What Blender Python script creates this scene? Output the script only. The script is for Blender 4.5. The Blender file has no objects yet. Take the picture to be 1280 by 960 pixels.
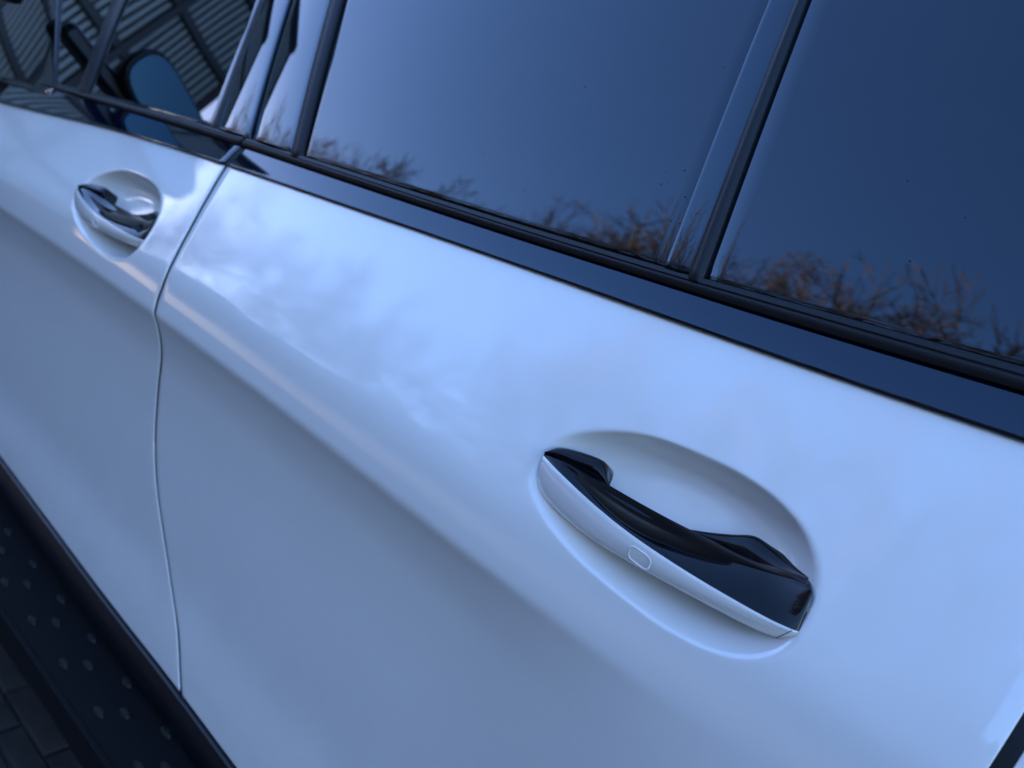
import bpy, bmesh, math, random
from mathutils import Vector, Matrix, Quaternion
R = math.radians
scene = bpy.context.scene
COL = scene.collection
random.seed(7)

# ------------------------------------------------------------------ camera, sky, sun, exposure
SUN_AZ, SUN_EL = -103.0, 6.0           # compass angle of the low sun (clockwise from +Y), height above horizon
cam_d = bpy.data.cameras.new('camera'); cam = bpy.data.objects.new('camera', cam_d); COL.objects.link(cam)
cam.matrix_world = Matrix(((0.74260817, -0.35333776, 0.56893368, 0.0),
                           (0.61368121, 0.01881613, -0.78932967, 0.0),
                           (0.26819484, 0.93530657, 0.23080976, 1.2),
                           (0, 0, 0, 1)))
cam_d.sensor_width = 36.0; cam_d.lens = 950 / 1280 * 36.0
cam_d.clip_start = 0.02; cam_d.clip_end = 2000
cam_d.dof.use_dof = True; cam_d.dof.focus_distance = 0.64; cam_d.dof.aperture_fstop = 5.0
scene.camera = cam

world = bpy.data.worlds.new('World'); scene.world = world; world.use_nodes = True
wn = world.node_tree.nodes; wl = world.node_tree.links
bg = wn['Background']; sky = wn.new('ShaderNodeTexSky'); sky.sky_type = 'NISHITA'; sky.sun_disc = False
sky.sun_elevation = R(SUN_EL); sky.sun_rotation = R(SUN_AZ); sky.altitude = 50
sky.air_density = 1.0; sky.dust_density = 0.4; sky.ozone_density = 3.3
tint = wn.new('ShaderNodeMixRGB'); tint.blend_type = 'MULTIPLY'; tint.inputs[0].default_value = 1; tint.inputs[2].default_value = (1.04, .88, 1.02, 1)
wl.new(sky.outputs[0], tint.inputs[1]); wl.new(tint.outputs[0], bg.inputs[0]); bg.inputs[1].default_value = 0.10
sun_d = bpy.data.lights.new('sun', 'SUN'); sun_d.energy = 3.0; sun_d.angle = R(0.5); sun_d.color = (1, .72, .45)
sun = bpy.data.objects.new('sun', sun_d); COL.objects.link(sun)
sv = Vector((math.sin(R(SUN_AZ)) * math.cos(R(SUN_EL)), math.cos(R(SUN_AZ)) * math.cos(R(SUN_EL)), math.sin(R(SUN_EL))))
sun.rotation_euler = sv.to_track_quat('Z', 'Y').to_euler()
vs_ = scene.view_settings
vs_.view_transform = 'Standard'; vs_.look = 'None'; vs_.exposure = 3.92; vs_.gamma = 1.0; vs_.use_curve_mapping = False
scene.cycles.max_bounces = 8; scene.cycles.caustics_reflective = False; scene.cycles.caustics_refractive = False
scene.cycles.use_denoising = True

# ------------------------------------------------------------------ materials
def sock(b, *names):
    for n in names:
        if n in b.inputs: return b.inputs[n]
def mat(name, col, rough=.5, metal=0., coat=0., coat_rough=.02, ior=1.5, spec=.5, coat_ior=1.5):
    m = bpy.data.materials.new(name); m.use_nodes = True
    b = m.node_tree.nodes['Principled BSDF']
    b.inputs['Base Color'].default_value = (*col, 1); b.inputs['Roughness'].default_value = rough
    b.inputs['Metallic'].default_value = metal; b.inputs['IOR'].default_value = ior
    b.inputs['Coat Weight'].default_value = coat; b.inputs['Coat Roughness'].default_value = coat_rough
    b.inputs['Coat IOR'].default_value = coat_ior; b.inputs['Specular IOR Level'].default_value = spec
    return m
def nodes_of(m): return m.node_tree.nodes, m.node_tree.links, m.node_tree.nodes['Principled BSDF']
def add_bump(m, scale, strength, dist=.001, detail=3, coat=False):
    n, l, b = nodes_of(m)
    tc = n.new('ShaderNodeTexCoord'); t = n.new('ShaderNodeTexNoise'); t.inputs['Scale'].default_value = scale
    t.inputs['Detail'].default_value = detail
    bp = n.new('ShaderNodeBump'); bp.inputs['Strength'].default_value = strength; bp.inputs['Distance'].default_value = dist
    l.new(tc.outputs['Object'], t.inputs['Vector']); l.new(t.outputs[0], bp.inputs['Height'])
    l.new(bp.outputs[0], b.inputs['Normal'])
    if coat: l.new(bp.outputs[0], b.inputs['Coat Normal'])
    return t, bp
def vary(m, c0, c1, scale, detail=4, lo=.35, hi=.65):
    n, l, b = nodes_of(m)
    tc = n.new('ShaderNodeTexCoord'); t = n.new('ShaderNodeTexNoise'); t.inputs['Scale'].default_value = scale
    t.inputs['Detail'].default_value = detail
    r = n.new('ShaderNodeValToRGB'); r.color_ramp.elements[0].color = (*c0, 1); r.color_ramp.elements[1].color = (*c1, 1)
    r.color_ramp.elements[0].position = lo; r.color_ramp.elements[1].position = hi
    l.new(tc.outputs['Object'], t.inputs['Vector']); l.new(t.outputs[0], r.inputs[0]); l.new(r.outputs[0], b.inputs['Base Color'])

M = {}
M['paint'] = mat('white_paint', (.86, .80, .715), .45, coat=1, coat_rough=.03, coat_ior=1.75)
M['black_gloss'] = mat('piano_black', (.001, .0015, .003), .03, ior=1.4)
M['pillar_gloss'] = mat('pillar_gloss_black', (.001, .0018, .005), .015, ior=1.7)
M['belt_gloss'] = mat('belt_gloss_black', (.001, .003, .010), .03, ior=1.65)
for k in ('pillar_gloss', 'belt_gloss'): M[k].node_tree.nodes['Principled BSDF'].inputs['Specular Tint'].default_value = (.66, .86, 1, 1)   # sky blue put into the reflection tint of the black lacquer
M['black_satin'] = mat('satin_black_plastic', (.004, .0045, .006), .32)
M['rubber'] = mat('black_rubber', (.004, .004, .005), .45, spec=.35)
add_bump(M['rubber'], 900, .25, .0004)
M['dark_plastic'] = mat('grained_black_plastic', (.0045, .0045, .005), .75, spec=.15)
add_bump(M['dark_plastic'], 500, .5, .0006)
M['glass'] = mat('privacy_glass', (.002, .003, .004), .0, ior=1.68)
M['glass'].node_tree.nodes['Principled BSDF'].inputs['Specular Tint'].default_value = (.70, .87, 1, 1)   # blue solar coating
add_bump(M['glass'], 2.2, .06, .004, 1)
vary(M['glass'], (.0006, .0008, .001), (.003, .0032, .0035), 38, 9, .5, .8)
M['mirror'] = mat('mirror_silver', (.07, .12, .15), .01, metal=1)
M['stud'] = mat('worn_rubber', (.010, .010, .010), .6, spec=.3)
vary(M['stud'], (.004, .004, .004), (.022, .02, .018), 11)
M['chrome'] = mat('chrome', (.75, .76, .78), .12, metal=1)
M['liner'] = mat('cabin_liner', (.006, .006, .007), .8)
M['tyre'] = mat('tyre_rubber', (.016, .016, .017), .75)
M['alloy'] = mat('alloy', (.5, .5, .52), .28, metal=1)
M['bark'] = mat('bark', (.12, .08, .05), .9, spec=.2)
vary(M['bark'], (.09, .06, .035), (.20, .13, .07), 3)
M['twig'] = mat('twig_bark', (.15, .09, .05), .9, spec=.2)
vary(M['twig'], (.24, .14, .06), (.40, .25, .10), .8)
M['render_wall'] = mat('rendered_wall', (.30, .29, .27), .9, spec=.2)
M['slat'] = mat('pale_metal_slat', (.40, .43, .42), .6)
M['steel'] = mat('dark_steel', (.03, .032, .035), .5)
M['added_hedge'] = mat('hedge_leaf', (.06, .05, .03), .8, spec=.2)
vary(M['added_hedge'], (.05, .045, .03), (.11, .085, .05), 1.5)

add_bump(M['paint'], 420, .05, .0004, 2, coat=True)
# thin road film on the paint, heavier low down, with a few fine specks
n, l, b = nodes_of(M['paint'])
tc = n.new('ShaderNodeTexCoord'); sx = n.new('ShaderNodeSeparateXYZ'); l.new(tc.outputs['Object'], sx.inputs[0])
mr = n.new('ShaderNodeMapRange'); mr.inputs['From Min'].default_value = .40; mr.inputs['From Max'].default_value = .85; mr.inputs['To Min'].default_value = 1; mr.inputs['To Max'].default_value = .12
l.new(sx.outputs['Z'], mr.inputs['Value'])
nf = n.new('ShaderNodeTexNoise'); nf.inputs['Scale'].default_value = 9; nf.inputs['Detail'].default_value = 9; nf.inputs['Roughness'].default_value = .7
l.new(tc.outputs['Object'], nf.inputs['Vector'])
m1 = n.new('ShaderNodeMath'); m1.operation = 'MULTIPLY'; l.new(mr.outputs[0], m1.inputs[0]); l.new(nf.outputs[0], m1.inputs[1])
vo = n.new('ShaderNodeTexVoronoi'); vo.inputs['Scale'].default_value = 70; l.new(tc.outputs['Object'], vo.inputs['Vector'])
m2 = n.new('ShaderNodeMath'); m2.operation = 'LESS_THAN'; m2.inputs[1].default_value = .045; l.new(vo.outputs['Distance'], m2.inputs[0])
m3 = n.new('ShaderNodeMath'); m3.operation = 'MULTIPLY'; l.new(m2.outputs[0], m3.inputs[0]); l.new(m1.outputs[0], m3.inputs[1])
m4 = n.new('ShaderNodeMath'); m4.operation = 'MULTIPLY_ADD'; m4.inputs[1].default_value = .34; l.new(m1.outputs[0], m4.inputs[0]); l.new(m3.outputs[0], m4.inputs[2])
mc = n.new('ShaderNodeMixRGB'); mc.inputs[1].default_value = (.86, .80, .715, 1); mc.inputs[2].default_value = (.34, .30, .25, 1)
l.new(m4.outputs[0], mc.inputs[0]); l.new(mc.outputs[0], b.inputs['Base Color'])
# ground and paving blocks
g = mat('ground_paving', (.09, .085, .08), .85, spec=.25); M['ground'] = g
n, l, b = nodes_of(g)
tc = n.new('ShaderNodeTexCoord'); br = n.new('ShaderNodeTexBrick')
br.inputs['Scale'].default_value = 1.0; br.inputs['Brick Width'].default_value = .2; br.inputs['Row Height'].default_value = .05
br.inputs['Mortar Size'].default_value = .004; br.inputs['Color1'].default_value = (.10, .09, .083, 1)
br.inputs['Color2'].default_value = (.075, .068, .062, 1); br.inputs['Mortar'].default_value = (.03, .028, .025, 1)
ns = n.new('ShaderNodeTexNoise'); ns.inputs['Scale'].default_value = .6; ns.inputs['Detail'].default_value = 6
mx = n.new('ShaderNodeMixRGB'); mx.blend_type = 'MULTIPLY'; mx.inputs[0].default_value = .6
l.new(tc.outputs['Object'], br.inputs['Vector']); l.new(tc.outputs['Object'], ns.inputs['Vector'])
l.new(br.outputs[0], mx.inputs[1]); l.new(ns.outputs[0], mx.inputs[2]); l.new(mx.outputs[0], b.inputs['Base Color'])
bp = n.new('ShaderNodeBump'); bp.inputs['Distance'].default_value = .004; bp.invert = True
l.new(br.outputs['Fac'], bp.inputs['Height']); l.new(bp.outputs[0], b.inputs['Normal'])
M['block'] = mat('paving_block', (.05, .045, .042), .85, spec=.25)
vary(M['block'], (.018, .016, .014), (.042, .036, .031), 9); add_bump(M['block'], 160, .6, .001)

# ------------------------------------------------------------------ curves and body surface
def lerp(a, b, t): return a + (b - a) * t
def sst(a, b, x):
    t = min(1.0, max(0.0, (x - a) / (b - a))); return t * t * (3 - 2 * t)
def crv(k, x):
    """smooth curve through (x, value) knots sorted by x"""
    if x <= k[0][0]: return k[0][1] + (x - k[0][0]) * (k[1][1] - k[0][1]) / (k[1][0] - k[0][0])
    if x >= k[-1][0]: return k[-1][1] + (x - k[-1][0]) * (k[-1][1] - k[-2][1]) / (k[-1][0] - k[-2][0])
    for i in range(len(k) - 1):
        if x <= k[i + 1][0]:
            x0, v0 = k[i]; x1, v1 = k[i + 1]; h = x1 - x0; t = (x - x0) / h; s = (v1 - v0) / h
            def slope(j):
                if j <= 0 or j >= len(k) - 1: return s
                a = (k[j][1] - k[j-1][1]) / (k[j][0] - k[j-1][0]); c = (k[j+1][1] - k[j][1]) / (k[j+1][0] - k[j][0])
                ha = k[j][0] - k[j-1][0]; hc = k[j+1][0] - k[j][0]
                return (a * hc + c * ha) / (ha + hc)
            m0, m1 = slope(i), slope(i + 1)
            return ((2*t**3 - 3*t*t + 1) * v0 + (t**3 - 2*t*t + t) * h * m0 + (-2*t**3 + 3*t*t) * v1 + (t**3 - t*t) * h * m1)
def table(knots):
    lo, hi = knots[0][0], knots[-1][0]; n = 900; h = (hi - lo) / n; out = [0.0]
    def tilt(c):
        for (a, ta), (b_, tb) in zip(knots, knots[1:]):
            if c <= b_: return lerp(ta, tb, sst(a, b_, c))
        return knots[-1][1]
    for i in range(n): out.append(out[-1] + h * math.tan(R(tilt(lo + (i + .5) * h))))
    def f(c):
        t = (c - lo) / h
        if t <= 0: return out[0] + (c - lo) * math.tan(R(knots[0][1]))
        if t >= n: return out[-1] + (c - hi) * math.tan(R(knots[-1][1]))
        i = int(t); return lerp(out[i], out[i + 1], t - i)
    return f
# lean of the body side (degrees) against height above the crease line
CREASED = table([(-.60,-6),(-.52,4),(-.42,7),(-.33,-1),(-.20,-2),(-.10,-6),(-.035,-17),(-.012,-23),(.004,4),(.038,9),(.074,23),(.12,26),(.26,25)])
SMOOTH = table([(-.60,-6),(-.52,4),(-.42,4),(-.33,-1),(-.20,-3),(-.10,-2),(-.02,2),(.040,9),(.080,22),(.12,26),(.26,25)])
CREASE_Z = [(-2.9,.935),(-1.668,.9252),(-1.281,.9221),(-1.028,.9158),(-.792,.906),(-.549,.8908),(-.4,.8806),(-.27,.8737),(-.1,.868),(.4,.866),(1.4,.866)]
def body_y(x, z):
    c = z - crv(CREASE_Z, x)
    a = 1 - sst(-.42, -.06, x)
    y = .56 + lerp(SMOOTH(c) - SMOOTH(.1), CREASED(c) - CREASED(.1), a)
    return y + .016 * max(0, -.7 - x) ** 2
def glass_y(x, z):
    h = z - 1.13
    return body_y(x, 1.13) + .004 + h * math.tan(R(19)) + .10 * h * h * (1 if h > 0 else 0)

TRIM_BOTTOM = [(-2.2339, 1.0802), (-1.9155, 1.0955), (-1.3059, 1.1266), (-1.0387, 1.1316), (-0.8178, 1.1331), (-0.4534, 1.1343), (-0.3384, 1.1339), (-0.1414, 1.1341), (-0.0223, 1.1357), (0.4, 1.15), (1.0, 1.18)]
RUB_LOW = [(-2.2633, 1.1445), (-1.5736, 1.1579), (-1.0525, 1.1635), (-0.8436, 1.1624), (-0.4829, 1.1612), (-0.3562, 1.162), (-0.1991, 1.1635), (-0.0353, 1.1675), (0.4, 1.182), (1.0, 1.21)]
RUB_UP = [(-2.2638, 1.1517), (-1.5843, 1.1655), (-1.1216, 1.1758), (-0.8551, 1.1747), (-0.4994, 1.174), (-0.3371, 1.1757), (-0.2076, 1.1791), (-0.0415, 1.1834), (0.4, 1.198), (1.0, 1.226)]
SILL = [(-2.1746, .452), (-1.541, .4365), (-1.284, .428), (-1.0745, .419), (-.8165, .4095), (-.6546, .3985), (.099, .392)]
CUT = [(0.3127, -0.7492), (0.4204, -0.8165), (0.4832, -0.8596), (0.5297, -0.9035), (0.5809, -0.9431), (0.6506, -0.9886), (0.7281, -1.0152), (0.8025, -1.0198), (0.8708, -1.0123), (0.9193, -1.015), (0.9668, -1.013), (1.0188, -1.0213), (1.0796, -1.0335), (1.1321, -1.0386), (1.1792, -1.0276)]
REAR_EDGE = [(0.3109, -0.0988), (0.4182, -0.0792), (0.607, -0.0198), (0.8046, 0.0198), (0.9321, 0.0382), (0.9764, 0.0433), (1.0469, 0.05), (1.1315, 0.055), (1.2, 0.0578)]
FRONT_EDGE = [(.4,-1.94),(.8,-2.0),(1.2,-1.93)]

# ------------------------------------------------------------------ object helpers
def link(name, verts, faces, m, parent=None, smooth=True):
    me = bpy.data.meshes.new(name); me.from_pydata(verts, [], faces); me.update()
    bm = bmesh.new(); bm.from_mesh(me); bmesh.ops.recalc_face_normals(bm, faces=bm.faces); bm.to_mesh(me); bm.free()
    if smooth: me.polygons.foreach_set('use_smooth', [True] * len(me.polygons))
    if m: me.materials.append(m)
    o = bpy.data.objects.new(name, me); COL.objects.link(o); o.parent = parent
    return o
def tag(o, label=None, cat=None, group=None, kind=None):
    if label: o['label'] = label
    if cat: o['category'] = cat
    if group: o['group'] = group
    if kind: o['kind'] = kind
    return o
def empty(name, loc=(0, 0, 0)):
    o = bpy.data.objects.new(name, None); o.location = loc; o.empty_display_size = .1; COL.objects.link(o); return o
def sharp(o, ang=35):
    o.data.set_sharp_from_angle(angle=R(ang)) if hasattr(o.data, 'set_sharp_from_angle') else None
    return o
def box(name, x0, x1, y0, y1, z0, z1, m, parent=None, bev=.0):
    bm = bmesh.new(); bmesh.ops.create_cube(bm, size=1)
    for v in bm.verts: v.co = Vector((lerp(x0, x1, v.co.x + .5), lerp(y0, y1, v.co.y + .5), lerp(z0, z1, v.co.z + .5)))
    if bev: bmesh.ops.bevel(bm, geom=list(bm.edges), offset=bev, segments=2, affect='EDGES', profile=.5)
    me = bpy.data.meshes.new(name); bm.to_mesh(me); bm.free(); me.materials.append(m)
    o = bpy.data.objects.new(name, me); COL.objects.link(o); o.parent = parent; return o

def sheet(name, P, us, vs, m, parent, radius=.003, depth=.02, seg=3):
    """a shell: outer skin P(u, v) -> (x, y, z) with its border rolled over inwards (+Y) and a return flange"""
    nu, nv = len(us), len(vs)
    verts = [P(u, v) for v in vs for u in us]
    faces = [(j*nu+i, j*nu+i+1, (j+1)*nu+i+1, (j+1)*nu+i) for j in range(nv-1) for i in range(nu-1)]
    ring = [i for i in range(nu)] + [j*nu+nu-1 for j in range(1, nv)] + [(nv-1)*nu+i for i in range(nu-2, -1, -1)] + [j*nu for j in range(nv-2, 0, -1)]
    n = len(ring); pts = [Vector(verts[i]) for i in ring]; outs = []
    for k in range(n):
        a, c = pts[k-1], pts[(k+1) % n]; t = (c - a); t.y = 0
        o = Vector((t.z, 0, -t.x))
        outs.append(o.normalized() if o.length > 1e-9 else Vector((0, 0, 0)))
    # make sure 'outs' points away from the middle
    cen = sum(pts, Vector()) / n
    if sum((p - cen).dot(o) for p, o in zip(pts, outs)) < 0: outs = [-o for o in outs]
    prev = ring
    for s in range(1, seg + 2):
        if s <= seg: a = s / seg * math.pi / 2; dx, dy = radius * math.sin(a), radius * (1 - math.cos(a))
        else: dx, dy = radius, depth
        base = len(verts)
        verts += [tuple(p + o * dx + Vector((0, dy, 0))) for p, o in zip(pts, outs)]
        cur = list(range(base, base + n))
        faces += [(prev[k], prev[(k+1) % n], cur[(k+1) % n], cur[k]) for k in range(n)]
        prev = cur
    return link(name, verts, faces, m, parent)

def lin(n, a=0., b=1.): return [a + (b - a) * i / (n - 1) for i in range(n)]
def dense(a, b, coarse, lo, hi, fine):
    out = []; x = a
    while x < b - 1e-6:
        out.append(x); x += fine if lo <= x <= hi else coarse
    if b - out[-1] < fine * .6: out.pop()
    return out + [b]

# ------------------------------------------------------------------ the car
car = empty('white_car', (-.9, .6, 0))
tag(car, 'white car seen close along its side, two door handles in oval recesses, dark tinted windows', 'car')
CARROOT = car
class Sub:  # parent offset helper: children keep world coordinates
    pass
car.location = (0, 0, 0)

# handle recess outline (x, z) on the rear door
RECESS = [(-0.3509, 0.9636), (-0.3532, 0.9809), (-0.3425, 1.0063), (-0.3099, 1.0261), (-0.2685, 1.038), (-0.2298, 1.0406), (-0.1919, 1.0404), (-0.1537, 1.0348), (-0.1257, 1.0239), (-0.1068, 1.0077), (-0.0967, 0.9883), (-0.095, 0.969), (-0.0982, 0.9508), (-0.1106, 0.9336), (-0.1314, 0.9225), (-0.1706, 0.9163), (-0.2233, 0.9194), (-0.2859, 0.9306), (-0.3264, 0.9463)]
RC = (-.222, .978)
def _polar():
    k = sorted((math.atan2((z - RC[1]) * 1.9, x - RC[0]), math.hypot(x - RC[0], (z - RC[1]) * 1.9)) for x, z in RECESS)
    return [(a - 2*math.pi, r) for a, r in k[-3:]] + k + [(a + 2*math.pi, r) for a, r in k[:3]]
POLAR = _polar()
_tab = [crv(POLAR, -math.pi + 2*math.pi*i/720) for i in range(721)]
_tab = [sum(_tab[(i + j) % 720] for j in range(-14, 15)) / 29 for i in range(721)]
def recess(x, z):
    dx, dz = x - RC[0], (z - RC[1]) * 1.9; d = math.hypot(dx, dz)
    if d > .2: return 0
    t = (math.atan2(dz, dx) + math.pi) / (2*math.pi) * 720; i = min(719, int(t))
    r = d / lerp(_tab[i], _tab[i + 1], t - i)
    w = .011; q = (1 - r) / w
    e = w * (math.log1p(math.exp(q)) if q < 30 else q)
    s = min(1, e / .62)
    return .037 * (1 - (1 - s) ** 2.1)
DX, DZ = -1.015, .033           # the front handle sits this far ahead and above
FRONT_DY = body_y(-.222 + DX, .978 + DZ) - body_y(-.222, .978)

def door_sheet(name, xl, xr, zb, zt, us, vs, shift):
    def P(u, v):
        z = lerp(zb(-.8), zt(-.8), v)
        for _ in range(4):
            x = lerp(xl(z), xr(z), u); z = lerp(zb(x), zt(x), v)
        return (x, body_y(x, z) + recess(x - shift[0], z - shift[1]), z)
    return sheet(name, P, us, vs, M['paint'], car, .0013, .03)
G_ = .0034   # half the gap between panels, beyond the rolled edge
us = dense(0, 1, .011, .60, .90, .0017); vs = dense(0, 1, .0042, .68, .90, .0019)
rear_door = door_sheet('rear_door', lambda z: crv(CUT, z) + G_ + .0016, lambda z: crv(REAR_EDGE, z) - G_ - .002,
                       lambda x: crv(SILL, x) + .003, lambda x: crv(TRIM_BOTTOM, x) - .0018, us, vs, (0, 0))
us = dense(0, 1, .012, .62, .92, .0028); vs = dense(0, 1, .0046, .70, .94, .0026)
front_door = door_sheet('front_door', lambda z: crv(FRONT_EDGE, z) + G_ + .0016, lambda z: crv(CUT, z) - G_ - .0016,
                        lambda x: crv(SILL, x) + .003, lambda x: crv(TRIM_BOTTOM, x) - .0018, us, vs, (DX, DZ))

# dark strip laid in the door gaps, standing in for their shade
def gapP(u, v):
    z = lerp(.408, 1.133, v); x = crv(CUT, z) + lerp(-.007, .007, u); return (x, body_y(x, z) + .0014, z)
sheet('gap_shade_strip', gapP, lin(4), lin(90), M['rubber'], rear_door, .001, .012, 2)
def gapR(u, v):
    z = lerp(.408, 1.136, v); x = crv(REAR_EDGE, z) + lerp(-.007, .007, u); return (x, body_y(x, z) + .0014, z)
sheet('gap_shade_strip', gapR, lin(4), lin(90), M['rubber'], rear_door, .001, .012, 2)
# quarter panel and front fender with wheel arches
def arch(x, cx, base):
    d = .43 ** 2 - (x - cx) ** 2
    return max(base, .38 + math.sqrt(d)) if d > 0 else base
RW, FW = .50, -2.46
def quarter(u, v):
    z = .9
    for _ in range(4):
        xa = crv(REAR_EDGE, z) + G_ + .004; x = lerp(xa, 1.35, u); z = lerp(arch(x, RW, .46), crv(TRIM_BOTTOM, x) - .003, v)
    return (x, body_y(x, z) + .10 * sst(.9, 1.5, x) ** 2 * .8, z)
rear_quarter = sheet('rear_quarter_panel', quarter, lin(90), lin(90), M['paint'], car, .0013, .03)
def fender(u, v):
    z = .9
    for _ in range(4):
        xb = crv(FRONT_EDGE, z) - G_ - .0016; x = lerp(-3.2, xb, u); z = lerp(arch(x, FW, .42), 1.09 - .10 * sst(-2.1, -3.2, x) - .14 * (max(0, -2.1 - x)) ** 2, v)
    return (x, body_y(x, z) + .12 * sst(0, 1, (-2.6 - x) / .7), z)
front_fender = sheet('front_fender', fender, lin(70), lin(60), M['paint'], car, .0013, .03)

# strips along the belt line, cut at the door gap like the doors
def strip(name, lo, hi, xa, xb, surf, prof, m, parent, step=.012, nv=12, radius=.0012, depth=.012):
    def P(u, v):
        z = 1.15
        for _ in range(3):
            a = xa(z) if callable(xa) else xa; c = xb(z) if callable(xb) else xb
            x = lerp(a, c, u); z = lerp(crv(lo, x), crv(hi, x), v)
        return (x, surf(x, z) - prof(v), z)
    w = abs((xb(1.15) if callable(xb) else xb) - (xa(1.15) if callable(xa) else xa))
    return sheet(name, P, lin(max(6, int(w / step))), lin(nv), m, parent, radius, depth, 2)
cutm = lambda z: crv(CUT, z) - G_
cutp = lambda z: crv(CUT, z) + G_
belt_prof = lambda v: .005 - .0042 * v + .0006 * math.sin(math.pi * v)
for dr, a, c in ((front_door, lambda z: crv(FRONT_EDGE, z) + G_, cutm), (rear_door, cutp, .70)):
    strip('belt_trim', [(x, z + .0012) for x, z in TRIM_BOTTOM], RUB_LOW, a, c, lambda x, z: body_y(x, z), belt_prof, M['belt_gloss'], dr)
def seal_prof(v):
    return .0045 + .0022 * math.sin(math.pi * v) - .0016 * math.exp(-((v - .62) / .05) ** 2)
for dr, a, c in ((front_door, -1.93, cutm), (rear_door, cutp, .70)):
    strip('window_seal', [(x, z + .001) for x, z in RUB_LOW], RUB_UP, a, c, glass_y, seal_prof, M['rubber'], dr, nv=28, radius=.0006)

# greenhouse: pieces between leaning edges; an edge is (x at z=1.178, slope dx/dz)
ZT = 1.58
def edge(e, z): return e[0] + (z - 1.178) * e[1] + (e[2] * (z - 1.178) ** 2 if len(e) > 2 else 0)
def upright(name, e0, e1, m, parent, proud=0., bulge=0., radius=.0012, depth=.014, nu=10, zt=ZT, nv=40, zlo=None):
    def P(u, v):
        x = lerp(edge(e0, 1.2), edge(e1, 1.2), u); z = lerp((zlo or (lambda x: crv(RUB_UP, x) - .003))(x), zt, v)
        for _ in range(2):
            x = lerp(edge(e0, z), edge(e1, z), u); z = lerp((zlo or (lambda x: crv(RUB_UP, x) - .003))(x), zt, v)
        return (x, glass_y(x, z) - proud - bulge * (1 - (2*u - 1) ** 2), z)
    return sheet(name, P, lin(nu), lin(nv), m, parent, radius, depth, 2)
A_  = (-1.86, -1.2); DV0 = (-1.6211, -0.3542); DV1 = (-1.5799, -0.3529)
F0 = (-1.1239, -0.3151); F1 = (-1.1095, -0.3342); F2 = (-1.0239, -0.4181)
B0 = (-1.0117, -0.4172); B1 = (-0.9174, -0.4465); B2 = (-0.8969, -0.4314)
C0 = (-0.3371, -0.1247); C1 = (-0.3105, -0.1238); C2 = (-0.2975, -0.1384)
Q1 = (.62, .5)
qpane = upright('quarter_glass', (-1.745, -1.35), DV0, M['glass'], front_door, nu=16, zt=1.58)
upright('glass_divider', DV0, DV1, M['rubber'], front_door, proud=.003, bulge=.002)
upright('window_pane', DV1, F0, M['glass'], front_door, nu=30)
upright('pillar_seal', F0, F1, M['rubber'], front_door, proud=.003, bulge=.002)
upright('pillar_trim', F1, F2, M['pillar_gloss'], front_door, proud=.004, bulge=.0012, radius=.0025)
upright('pillar_trim', B0, B1, M['pillar_gloss'], rear_door, proud=.004, bulge=.0012, radius=.0025)
upright('pillar_seal', B1, B2, M['rubber'], rear_door, proud=.0045, bulge=.003)
upright('window_pane', (B2[0], B2[1]), C0, M['glass'], rear_door, nu=40)
upright('pillar_trim', (C0[0] + .0012, C0[1]), C1, M['pillar_gloss'], rear_door, proud=.0045, bulge=.0003, radius=.0010)
upright('pillar_seal', C1, C2, M['rubber'], rear_door, proud=.005, bulge=.003)
upright('quarter_glass', C2, Q1, M['glass'], rear_door, nu=50, nv=50)
# specks of dirt on the rear door glass
sv_, sf_ = [], []; rg = random.Random(8)
for sx, sz, n_, sp in ((-.385, 1.262, 2, .010), (-.352, 1.268, 5, .010), (-.355, 1.232, 5, .014), (-.37, 1.245, 3, .03), (-.6, 1.3, 4, .08), (-.2, 1.3, 5, .09)):
    for k in range(n_):
        x = sx + rg.gauss(0, sp); z = sz + rg.gauss(0, sp * .7); q = rg.uniform(.0004, .0010); b0 = len(sv_)
        for j in range(6): sv_.append((x + q*math.cos(j*1.047)*rg.uniform(.7, 1.2), glass_y(x, z) - .0001, z + q*math.sin(j*1.047)*rg.uniform(.7, 1.3)))
        sv_.append((x, glass_y(x, z) - .0005, z)); sf_ += [(b0+j, b0+(j+1) % 6, b0+6) for j in range(6)]
tag(link('dirt_specks', sv_, sf_, M['liner'], rear_door), kind='stuff')
# A pillar and rear pillar in body paint / black, roof edge and roof
def pillar(name, e0, e1, m): return upright(name, e0, e1, m, car, proud=.004, bulge=.006, zlo=lambda x: 1.14, radius=.003, nu=14)
pillar('front_pillar', (-2.45, .1), (-1.75, -1.35), M['black_gloss'])
pillar('rear_pillar', (.63, .5), (1.15, .1), M['paint'])

# dark body shell behind panels, cabin and roof
def prism_x(name, prof_fn, xs, m, parent):
    rows = [prof_fn(x) for x in xs]; n = len(rows[0]); verts = []; faces = []
    for x, r in zip(xs, rows): verts += [(x, y, z) for y, z in r]
    for i in range(len(xs) - 1):
        for k in range(n): faces.append((i*n+k, i*n+(k+1) % n, (i+1)*n+(k+1) % n, (i+1)*n+k))
    faces += [tuple(range(n)), tuple(range((len(xs)-1)*n, len(xs)*n))]
    return link(name, verts, faces, m, parent, False)
def lower_prof(x):
    y = .63 + (.12 if x > 1.2 else 0) + (.2 if x < -3.1 else 0); zt = 1.10 if x > -2.0 else 1.10 - .12 * (-2.0 - x)
    return [(y + .02, .40), (y, .55), (y, zt - .05), (y + .04, zt), (2.26, zt), (2.32, .55), (2.30, .40)]
prism_x('body_shell', lower_prof, [-3.25, -3.1, -2.9, -2.4, -2.0, -1.0, 0, 1.2, 1.4, 1.55], M['liner'], car)
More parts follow.
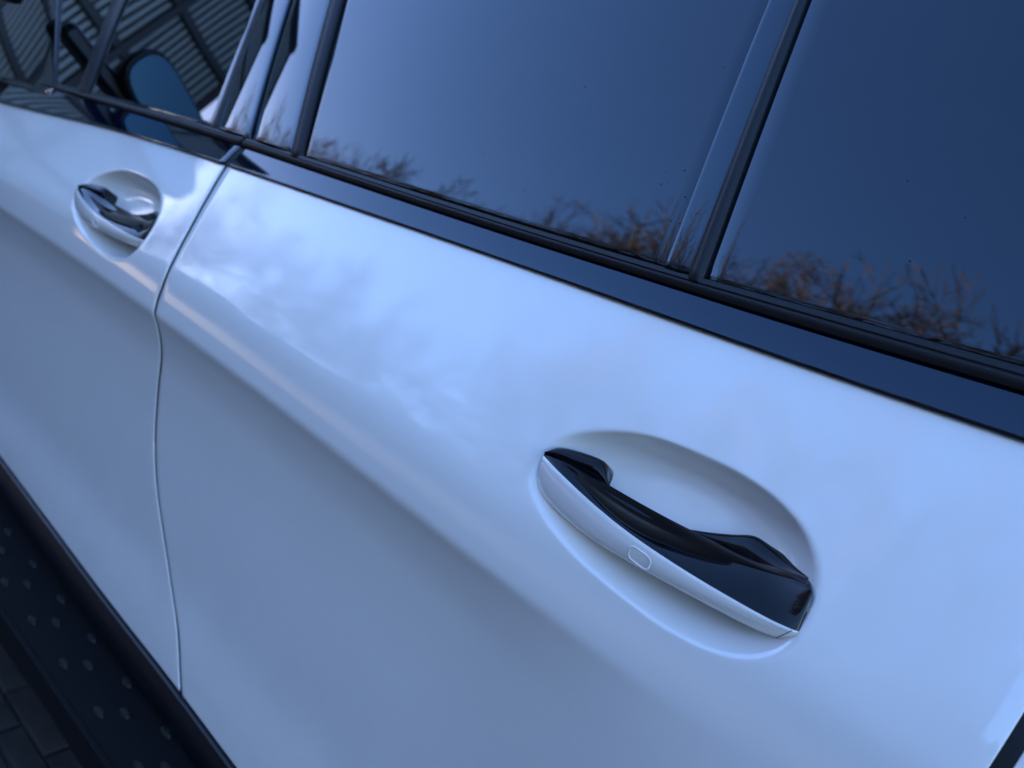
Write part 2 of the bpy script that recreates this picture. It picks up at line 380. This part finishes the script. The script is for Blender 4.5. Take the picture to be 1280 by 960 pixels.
def cabin_prof(x):
    s = sst(-2.3, -1.35, x); h = lerp(1.12, 1.60, s) if x < -1.3 else 1.60 - .25 * sst(1.0, 1.5, x)
    k = (h - 1.1) * .4
    return [(.66, 1.05), (.68, 1.12), (.70 + k, h), (2.14 - k, h), (2.26, 1.05)]
prism_x('cabin_liner', cabin_prof, [-2.25, -2.0, -1.8, -1.6, -1.35, -.5, .5, 1.0, 1.25, 1.5], M['liner'], car)
def roof_y0(x): return glass_y(-.5, ZT) + .004
def roofP(u, v):
    x = lerp(-1.45, 1.25, u); y0 = glass_y(x, ZT) + .012; y = lerp(y0, 2.92 - y0, v)
    e = min(v, 1 - v)
    return (x, y, 1.588 + .085 * (1 - (1 - min(1, e / .5)) ** 3) - .05 * sst(-1.0, -1.5, x) - .03 * sst(.9, 1.25, x))
ru, rv = lin(30), lin(40)
rverts = [roofP(u, v) for v in rv for u in ru]
link('roof', rverts, [(j*30+i, j*30+i+1, (j+1)*30+i+1, (j+1)*30+i) for j in range(39) for i in range(29)], M['paint'], car)
# roof edge strip
strip_roof = upright('roof_edge', (-1.9, .95), (.75, .5), M['black_gloss'], car, proud=.003, bulge=0, zlo=lambda x: ZT + .003, zt=ZT + .03, nu=40, nv=6)

# sill moulding
def sillP(u, v):
    x = lerp(-2.02, -.06, u); top = crv(SILL, x) - .004; z = lerp(top - .078, top, v)
    y = body_y(x, top) - .006 - .016 * math.sin(math.pi * min(1, (1 - v) * .75 + .12)) + .03 * (1 - v) ** 3
    return (x, y + .006, z)
sheet('sill_moulding', sillP, lin(120), lin(16), M['black_satin'], car, .003, .06)

# running board with its rubber studs
bd = box('running_board', -2.0, -.16, .458, .72, .318, .350, M['dark_plastic'], car, .006)
box('board_edge', -2.0, -.16, .452, .462, .310, .3535, M['dark_plastic'], bd, .002)
studm = None
def stud(x, y):
    global studm
    if studm is None:
        bm = bmesh.new(); bmesh.ops.create_cone(bm, cap_ends=True, segments=14, radius1=.0075, radius2=.005, depth=.004)
        bmesh.ops.scale(bm, vec=(1.9, .75, 1), verts=bm.verts)
        studm = bpy.data.meshes.new('tread_stud'); bm.to_mesh(studm); bm.free(); studm.materials.append(M['stud'])
    o = bpy.data.objects.new('tread_stud', studm); COL.objects.link(o); o.parent = bd; o.location = (x, y, .3525)
for row, (y, off) in enumerate(((.545, 0), (.515, .06), (.487, 0))):
    for k in range(13): stud(-1.92 + off + .1235 * k + (.04 if row == 2 else 0), y)

# ------------------------------------------------------------------ door handles
SB = [(-.3429,.558,.9583),(-.3309,.553,.9538),(-.2972,.548,.9472),(-.2678,.545,.9454),(-.2362,.544,.9451),(-.2046,.544,.9459),(-.1709,.546,.9464),(-.1399,.55,.9463),(-.1194,.556,.9452),(-.1055,.562,.9458),(-.0995,.566,.950)]
SC = [(-.3464,.557,.9881),(-.3253,.551,.9844),(-.297,.546,.9793),(-.2606,.543,.972),(-.2296,.541,.9688),(-.19,.541,.9652),(-.1567,.542,.9642),(-.1259,.545,.9624),(-.1078,.549,.9617),(-.0975,.553,.9617),(-.0955,.556,.9612)]
SD = [(-.3478,.56,.9894),(-.3257,.56,.9892),(-.2947,.565,.983),(-.2629,.57,.9752),(-.2312,.573,.9751),(-.1934,.575,.9762),(-.1628,.575,.9797),(-.1355,.574,.9822),(-.1151,.572,.9884),(-.1018,.568,.992),(-.0965,.567,.984)]
SE = [(-.3481,.563,.9911),(-.3258,.568,.991),(-.3016,.575,.9878),(-.2771,.581,.9838),(-.2442,.585,.9813),(-.2089,.588,.98),(-.1765,.588,.9818),(-.1464,.586,.9837),(-.1238,.584,.989),(-.1065,.578,.9944),(-.098,.575,.984)]
def line3(S, t):
    k = list(range(len(S)))
    return Vector([crv([(i, S[i][c]) for i in k], t) for c in range(3)])
def loft(name, secs, m, parent, closed=True, cap=True):
    n = len(secs[0]); verts = [tuple(p) for s in secs for p in s]; faces = []
    for i in range(len(secs) - 1):
        for k in range(n if closed else n - 1): faces.append((i*n+k, i*n+(k+1) % n, (i+1)*n+(k+1) % n, (i+1)*n+k))
    if cap: faces += [tuple(range(n)), tuple(range((len(secs)-1)*n, len(secs)*n))]
    return link(name, verts, faces, m, parent)
NS = 72; V3 = Vector
def smooth_line(S, t):
    # ends stay put, the middle is eased so the polished faces run true
    w = min(1, t / 1.5, (10 - t) / 1.5); h = .9 * max(0, w)
    return sum((line3(S, t + h * k / 4) for k in range(-4, 5)), Vector()) / 9
grip, cover = [], []
for i in range(NS + 1):
    t = i / NS * 10; B, C_, D, E_ = (smooth_line(S, t) for S in (SB, SC, SD, SE))
    cv = []
    cv.append(B + V3((0, .012, .004)))
    cv.append(B + V3((0, .0035, .0004))); cv.append(B + V3((0, .0008, .0012)))
    for q in (.12, .3, .5, .7, .88): cv.append(lerp(B, C_, q) + V3((0, -.0022 * math.sin(math.pi * q), 0)))
    cv.append(C_ + V3((0, .0002, -.0008))); cv.append(C_ + V3((0, .001, .0004))); cv.append(C_ + V3((0, .0026, 0)))
    cv.append(lerp(B, C_, .6) + V3((0, .007, 0)))
    cover.append(cv)
    gs = [C_ + V3((0, .0022, -.0012))]
    k = min(1, i / 8, (NS - i) / 5 + .3)
    for q in (.08, .2, .35, .5, .65, .8, .92): gs.append(lerp(C_ + V3((0, .0022, -.0008)), D, q) + V3((0, 0, .0013 * k * math.sin(math.pi * q))))
    gs.append(D + V3((0, 0, .0002)))
    for q in (.3, .6, .85): gs.append(lerp(D, E_, q) + V3((0, .0002, .0005 * k * math.sin(math.pi * q))))
    gs += [E_, E_ + V3((0, .0015, -.003)), E_ + V3((0, .001, -.010)), lerp(B, E_, .45) + V3((0, .008, -.004)), B + V3((0, .014, .005)), B + V3((0, .008, .004))]
    grip.append(gs)
NUB = [(-.3482,.562,.9898),(-.3449,.568,.9953),(-.3376,.574,.9987),(-.3205,.58,1.0008),(-.3033,.584,1.0013),(-.2968,.588,.9973),(-.2945,.59,.9892),(-.294,.59,.9821),(-.3019,.578,.9873),(-.3279,.57,.9885)]
BASE = [(-.2096,.59,.9792),(-.1926,.594,.9842),(-.176,.597,.9903),(-.1599,.599,.9971),(-.1454,.599,.9961),(-.1305,.597,.9948),(-.1183,.592,.9936),(-.1071,.584,.9937)]
def make_handle():
    h = loft('door_handle', grip, M['black_gloss'], car); sharp(h, 50)
    c = loft('handle_cover', cover, M['paint'], h); sharp(c, 60)
    # front mount: ridge with a rounded end running back into the recess
    top = [V3(p) for p in NUB[:8]]; low = [line3(SE, a) + V3((0, 0, -.002)) for a in (0, .4, .9, 1.6, 2.1, 2.5, 2.75, 2.9)]
    secs = []
    for i in range(29):
        t = i / 4; T = line3(top, t); L = line3(low, t)
        s = []
        for q in lin(8): s.append(lerp(L, T, q) + V3((0, -.0035 * math.sin(math.pi * q), .002 * math.sin(math.pi * q))))
        s += [T + V3((0, .004, -.002)), T + V3((0, .02, -.010)), L + V3((0, .02, -.010))]
        secs.append(s)
    loft('handle_mount', secs, M['black_gloss'], h)
    secs = []
    top = [V3(p) for p in BASE]; low = [line3(SE, a) + V3((0, .001, -.0025)) for a in (5, 5.5, 6, 6.6, 7.3, 7.9, 8.4, 9)]
    for i in range(29):
        t = i / 4; T = line3(top, t); L = line3(low, t)
        s = [lerp(L, T, q) + V3((0, -.0015 * math.sin(math.pi * q), .0008 * math.sin(math.pi * q))) for q in lin(7)]
        s += [T + V3((0, .003, -.0015)), T + V3((0, .02, -.012)), L + V3((0, .02, -.012))]
        secs.append(s)
    loft('handle_mount', secs, M['black_gloss'], h)
    # keyless touch pad: a thin rounded outline let into the cover
    cx, cz, w, hh = -.2213, .9565, .0095, .0052
    ringv, ringf = [], []; N = 40
    for i in range(N):
        a = 2*math.pi*i/N; ca, sa = math.cos(a), math.sin(a)
        px = cx + w * math.copysign(abs(ca) ** .5, ca); pz = cz + hh * math.copysign(abs(sa) ** .5, sa) - (px - cx) * .12
        tt = None
        y = .5391
        for dw, dy in ((-.0004, .0006), (.0005, -.0006), (.0014, .0006)):
            ringv.append((px + dw * ca * 1.0, y + dy + .0008, pz + dw * sa))
    for i in range(N):
        for k in range(2): ringf.append((i*3+k, i*3+k+1, ((i+1) % N)*3+k+1, ((i+1) % N)*3+k))
    link('touch_pad', ringv, ringf, M['paint'], h)
    # split line: the end cap of the cover, a dark joint across its face
    sv2, sf2 = [], []
    B0_, C0_ = smooth_line(SB, 8.75), smooth_line(SC, 8.9)
    for k in range(7):
        q = k / 6; p = lerp(B0_, C0_, q) + V3((0, -.0022 * math.sin(math.pi * q) - .00025, 0))
        for dx in (-.00035, .00035): sv2.append((p.x + dx, p.y, p.z))
        if k: sf2.append((2*k-2, 2*k-1, 2*k+1, 2*k))
    link('cover_joint', sv2, sf2, M['rubber'], h)
    return h
hr = make_handle(); hr['label'] = 'handle of the rear door with glossy black grip and white face'
hf = hr.copy(); COL.objects.link(hf); hf.location = (DX, FRONT_DY, DZ); hf['label'] = 'handle of the front door with glossy black grip and white face'
for ch in list(hr.children):
    c = ch.copy(); COL.objects.link(c); c.parent = hf

# ------------------------------------------------------------------ door mirror (its reflection shows in the front window)
def mirror():
    cx, cy, cz = -2.03, .375, 1.395
    secs = []
    for i in range(13):
        t = i / 12; x = -1.955 - .17 * t; k = math.sqrt(max(.02, 1 - t ** 2.4))
        s = []
        for j in range(28):
            a = 2*math.pi*j/28; ca, sa = math.cos(a), math.sin(a)
            wy = .165 * k; wz = (.088 * (.70 + .30 * math.copysign(abs(ca) ** .8, ca)) if sa > 0 else .075) * k
            s.append((x - .03 * (ca > 0) * ca * 0, cy + wy * math.copysign(abs(ca) ** .7, ca), cz + wz * math.copysign(abs(sa) ** .7, sa)))
        secs.append(s)
    h = loft('side_mirror', secs, M['black_satin'], car)
    rim = []
    for x, sc in ((-1.957, .985), (-1.948, 1.0), (-1.945, .97), (-1.950, .90), (-1.965, .88)):
        ring = []
        for j in range(28):
            ca, sa = math.cos(2*math.pi*j/28), math.sin(2*math.pi*j/28)
            wz = .088 * (.70 + .30 * math.copysign(abs(ca) ** .8, ca)) if sa > 0 else .075
            ring.append((x, cy + .165 * sc * math.copysign(abs(ca) ** .7, ca), cz + wz * sc * math.copysign(abs(sa) ** .7, sa)))
        rim.append(ring)
    loft('mirror_rim', rim, M['black_satin'], h, cap=False)
    for nm, y0, y1 in (('mirror_glass', cy - .088, cy + .152), ('mirror_glass', cy - .152, cy - .091)):
        v = []; N = 24
        for j in range(N):
            a = 2*math.pi*j/N; ca, sa = math.cos(a), math.sin(a)
            yy = cy + .152 * math.copysign(abs(ca) ** .7, ca); wz = .079 * (.70 + .30 * math.copysign(abs(ca) ** .8, ca)) if sa > 0 else .067; zz = cz + wz * math.copysign(abs(sa) ** .7, sa)
            v.append((-1.952 + (.0 if y0 > cy - .06 else .01), min(y1, max(y0, yy)), zz))
        o = link(nm, v, [tuple(range(N))], M['mirror'], h, False)
    box('mirror_arm', -2.06, -1.99, .44, .66, 1.30, 1.345, M['black_satin'], h, .012)
mirror()

# ------------------------------------------------------------------ wheels
def lathe(name, prof, cx, cz, m, parent, seg=64, half=False):
    verts, faces = [], []; n = len(prof)
    for j in range(seg):
        a = (1.12*math.pi*j/(seg-1) - .06*math.pi) if half else 2*math.pi*j/seg
        verts += [(cx + r*math.cos(a), y, cz + r*math.sin(a)) for r, y in prof]
    for j in range(seg - 1 if half else seg):
        for k in range(n - 1): faces.append((j*n+k, j*n+k+1, ((j+1) % seg)*n+k+1, ((j+1) % seg)*n+k))
    return link(name, verts, faces, m, parent)
for cx in (RW, FW):
    y0 = .615
    w = lathe('wheel', [(.05, y0+.06), (.16, y0+.05), (.17, y0+.12), (.02, y0+.14)], cx, .38, M['steel'], car)
    lathe('tyre', [(.265, y0+.01), (.30, y0-.006), (.345, y0), (.372, y0+.02), (.38, y0+.06), (.38, y0+.2), (.36, y0+.25), (.265, y0+.25)], cx, .38, M['tyre'], w)
    rim = lathe('rim', [(.266, y0+.006), (.262, y0+.002), (.25, y0+.012), (.245, y0+.2)], cx, .38, M['alloy'], w)
    vs5, fs5 = [], []
    for k in range(10):
        a = 2*math.pi*k/10
        for r, hw, yy in ((.03, .016, .03), (.14, .011, .018), (.252, .017, .01)):
            for sgn in (-1, 1):
                for dy in (0, .03):
                    vs5.append((cx + r*math.cos(a) - sgn*hw*math.sin(a), y0 + yy + dy, .38 + r*math.sin(a) + sgn*hw*math.cos(a)))
        b0 = k * 12
        for s in (0, 4):
            q = b0 + s
            for f in ((0, 2, 6, 4), (1, 3, 7, 5), (0, 1, 5, 4), (2, 3, 7, 6)): fs5.append(tuple(q + i for i in f))
    link('spokes', vs5, fs5, M['alloy'], w, False)
    lathe('wheel_arch_trim', [(.425, .575), (.435, .565), (.452, .568), (.455, .60)], cx, .38, M['dark_plastic'], car, half=True)

# ------------------------------------------------------------------ ground
gm = bpy.data.meshes.new('ground'); S_ = 900
gm.from_pydata([(-S_, -S_, -.010), (S_, -S_, -.010), (S_, S_, -.010), (-S_, S_, -.010)], [], [(0, 1, 2, 3)]); gm.materials.append(M['ground'])
ground = bpy.data.objects.new('ground', gm); COL.objects.link(ground); tag(ground, kind='structure')
bm = bmesh.new(); bmesh.ops.create_cube(bm, size=1)
bmesh.ops.scale(bm, vec=(.196, .046, .05), verts=bm.verts)
bmesh.ops.bevel(bm, geom=[e for e in bm.edges if e.verts[0].co.z > 0 and e.verts[1].co.z > 0], offset=.004, segments=1, affect='EDGES')
pm = bpy.data.meshes.new('paving_block'); bm.to_mesh(pm); bm.free(); pm.materials.append(M['block'])
rr = random.Random(3)
for j in range(13):
    for i in range(8):
        o = bpy.data.objects.new('paving_block', pm); COL.objects.link(o); o.parent = ground
        o.location = (-2.2 + .2 * i + (.1 if j % 2 else 0) + rr.uniform(-.002, .002), .34 + .05 * j, -.0265 + rr.uniform(-.0012, .0012))
        o.rotation_euler = (rr.uniform(-.008, .008), rr.uniform(-.005, .005), rr.uniform(-.008, .008))

# ------------------------------------------------------------------ bare trees across the street, reflected in the windows
def tube(vl, fl, a, b_, ra, rb, k):
    d = (b_ - a)
    if d.length < 1e-6: return
    d.normalize(); s = d.orthogonal().normalized(); t = d.cross(s); base = len(vl)
    for c, r in ((a, ra), (b_, rb)):
        for i in range(k):
            an = 2*math.pi*i/k; vl.append(tuple(c + s*(r*math.cos(an)) + t*(r*math.sin(an))))
    for i in range(k): fl.append((base+i, base+(i+1) % k, base+k+(i+1) % k, base+k+i))
def tree_meshes(seed, H=10.5, spread=1.0):
    rg = random.Random(seed); tv, tf, cv, cf = [], [], [], []
    def rvec(d, ang):
        ax = d.cross(V3((rg.uniform(-1, 1), rg.uniform(-1, 1), rg.uniform(-1, 1))))
        if ax.length < 1e-3: ax = V3((1, 0, 0))
        return (Quaternion(ax.normalized(), ang) @ d).normalized()
    def outside(q): return lev_cut and (q.x*q.x + q.y*q.y) / (2.25 * spread) ** 2 + ((q.z - H * .52) / (H * .48)) ** 2 > 1 + rg.uniform(-.16, .05)
    lev_cut = True
    def grow(p, d, L, r, lev):
        n = 4 if lev < 3 else 3 if lev < 5 else 2
        for i in range(n):
            d = rvec(d, rg.uniform(.04, .24)); d = (d + V3((0, 0, .07 if lev else 0))).normalized()
            q = p + d * (L / n); r2 = r * .88
            if lev > 1 and outside(q): return
            vl, fl = (tv, tf) if lev < 2 else (cv, cf)
            tube(vl, fl, p, q, max(r, .009), max(r2, .007), 7 if lev == 0 else 5 if lev == 1 else 4 if lev == 2 else 3)
            if lev and lev < 6 and (rg.random() < .97 or lev > 2):
                grow(q, rvec(d, rg.uniform(.5, 1.0)), L * rg.uniform(.42, .62), r2 * .55, lev + (1 if lev > 1 else 2 if rg.random() < .5 else 1))
            p, r = q, r2
        if lev < 6:
            m = 5 if lev == 0 else 2
            for i in range(m):
                a = rg.uniform(.35, .85) * spread if lev == 0 else rg.uniform(.25, .6) * spread
                grow(p, rvec(d, a), L * rg.uniform(.66, .84) * (2.1 if lev == 0 else 1), r * .75, lev + 1)
    grow(V3((0, 0, 0)), V3((0, 0, 1)), H * .22, .19, 0)
    out = []
    zs = sorted(v[2] for v in cv); s = H / zs[int(len(zs) * .997)]; print('TREE top', zs[-1])
    for nm, v, f, m in (('trunk', tv, tf, M['bark']), ('crown', cv, cf, M['twig'])):
        me = bpy.data.meshes.new(nm); me.from_pydata([(x*s, y*s, z*s) for x, y, z in v], [], f); me.update(); me.materials.append(m); out.append(me)
    print('TREE faces', len(tf), len(cf))
    return out
TREES = [tree_meshes(11, 10.5, 1.0), tree_meshes(23, 10.5, 1.15), tree_meshes(37, 10.5, .85)]
# bearing from straight ahead of the car (towards the camera side), distance, height, shape, label
TL = [(25, 25, 11.6, 2, 'narrow bare tree reflected in the front window pillar, nearest the slatted building'),
      (29, 26, 12.2, 0, 'bare brown tree reflected in the glossy pillar between the doors'),
      (33, 24, 11.5, 1, 'small bare tree reflected at the front lower corner of the rear door window'),
      (38, 21, 11.3, 1, 'low wide bare tree reflected alone in the front third of the rear door window'),
      (48, 17.5, 11.2, 0, 'spreading bare tree reflected in the middle of the rear door window, left of its neighbour'),
      (52.5, 16.6, 12.3, 2, 'taller bare tree reflected right of the middle of the rear door window'),
      (57.5, 15.8, 11.9, 1, 'bare tree reflected where the rear door window meets its glossy rear pillar'),
      (63, 15, 13.0, 0, 'bare tree reflected at the front lower corner of the rear quarter window'),
      (69, 14.4, 12.9, 2, 'slender bare tree reflected second from the pillar in the rear quarter window'),
      (74.5, 14, 13.0, 1, 'broad brown bare tree reflected in the middle of the rear quarter window'),
      (84, 13.6, 12.9, 0, 'dark bare tree reflected at the right edge of the rear quarter window'),
      (90, 13.8, 12.9, 2, 'bare tree reflected last at the rear, beyond the dark one in the quarter window')]
for i, (az, d, H, k, lab) in enumerate(TL):
    t = empty('bare_tree', (-.3 - d*math.cos(R(az)), -d*math.sin(R(az)), -.01)); t.rotation_euler = (0, 0, i * 1.9)
    s = H / 10.5 * (1.0 if i < 7 else .99); t.scale = (s, s, s)
    tag(t, lab, 'tree', 'bare trees across the street')
    for me in TREES[k]:
        o = bpy.data.objects.new(me.name, me); COL.objects.link(o); o.parent = t

# ------------------------------------------------------------------ slatted building ahead, reflected in the front window
bld = empty('slatted_building', (-15.5, -2, 0)); tag(bld, 'dark steel framed building with pale slatted panels, reflected in the front window', 'building')
def lbox(*a, **k):
    o = box(*a, **k); o.location = -bld.location; return o
X0, Y0_, Y1_, HB = -15.5, -5.1, 10.3, 8.6
lbox('wall', X0 - 9, X0, Y0_, Y1_, -.01, HB, M['steel'], bld)
for k in range(5):
    z0 = .6 + k * 1.6
    for q in range(7):
        ya = Y0_ + .12 + q * 2.27; v, f = [], []
        yy = ya
        while yy < ya + 1.95:
            b0 = len(v)
            for dx in (.05, .16):
                for dy in (0, .10):
                    for dz in (0, 1.34): v.append((X0 + dx, yy + dy, z0 + dz))
            for ff in ((0, 1, 3, 2), (4, 5, 7, 6), (0, 1, 5, 4), (2, 3, 7, 6), (0, 2, 6, 4), (1, 3, 7, 5)): f.append(tuple(b0 + i for i in ff))
            yy += .19
        o = link('slat_panel', v, f, M['slat'], bld, False); o.location = -bld.location; o['kind'] = 'stuff'
    lbox('beam', X0 + .02, X0 + .26, Y0_ - .02, Y1_ + .02, z0 + 1.38, z0 + 1.56, M['steel'], bld)
for q in range(8):
    ya = Y0_ + q * 2.27 - .08; lbox('column', X0 + .2, X0 + .34, ya, ya + .16, -.01, HB + .2, M['steel'], bld)
lbox('roof', X0 - 9.2, X0 + .5, Y0_ - .25, Y1_ + .25, HB + .003, HB + .25, M['steel'], bld)

# tall shrub belt, added behind the trees to hide the horizon glow
hv, hf_ = [], []; rg = random.Random(5)
for k in range(110000):
    x = rg.uniform(-55, 18); y = -17.5 + rg.gauss(0, .5)
    top = 7.0 + .8 * math.sin(x * .38 + .6) + .4 * math.sin(x * 1.1 + 1) + .2 * math.sin(x * 2.7)
    z = top * min(1.0 + abs(rg.gauss(0, .05)), rg.uniform(0, 1.15))
    w = .26 if z < top * .92 else .13
    d = V3((rg.uniform(-1, 1), rg.uniform(-1, 1), rg.uniform(-1, 1))).normalized() * w; e = d.orthogonal().normalized() * w * .8
    p = V3((x, y, z)); b0 = len(hv); hv += [tuple(p - d), tuple(p + e), tuple(p + d), tuple(p - e)]; hf_.append((b0, b0+1, b0+2, b0+3))
me = bpy.data.meshes.new('added_hedge'); me.from_pydata(hv, [], hf_); me.materials.append(M['added_hedge'])
hd = bpy.data.objects.new('added_hedge', me); COL.objects.link(hd); tag(hd, 'tall dense belt of brown shrubs added behind the row of bare trees to hide the horizon glow', 'added_hedge', kind='stuff')
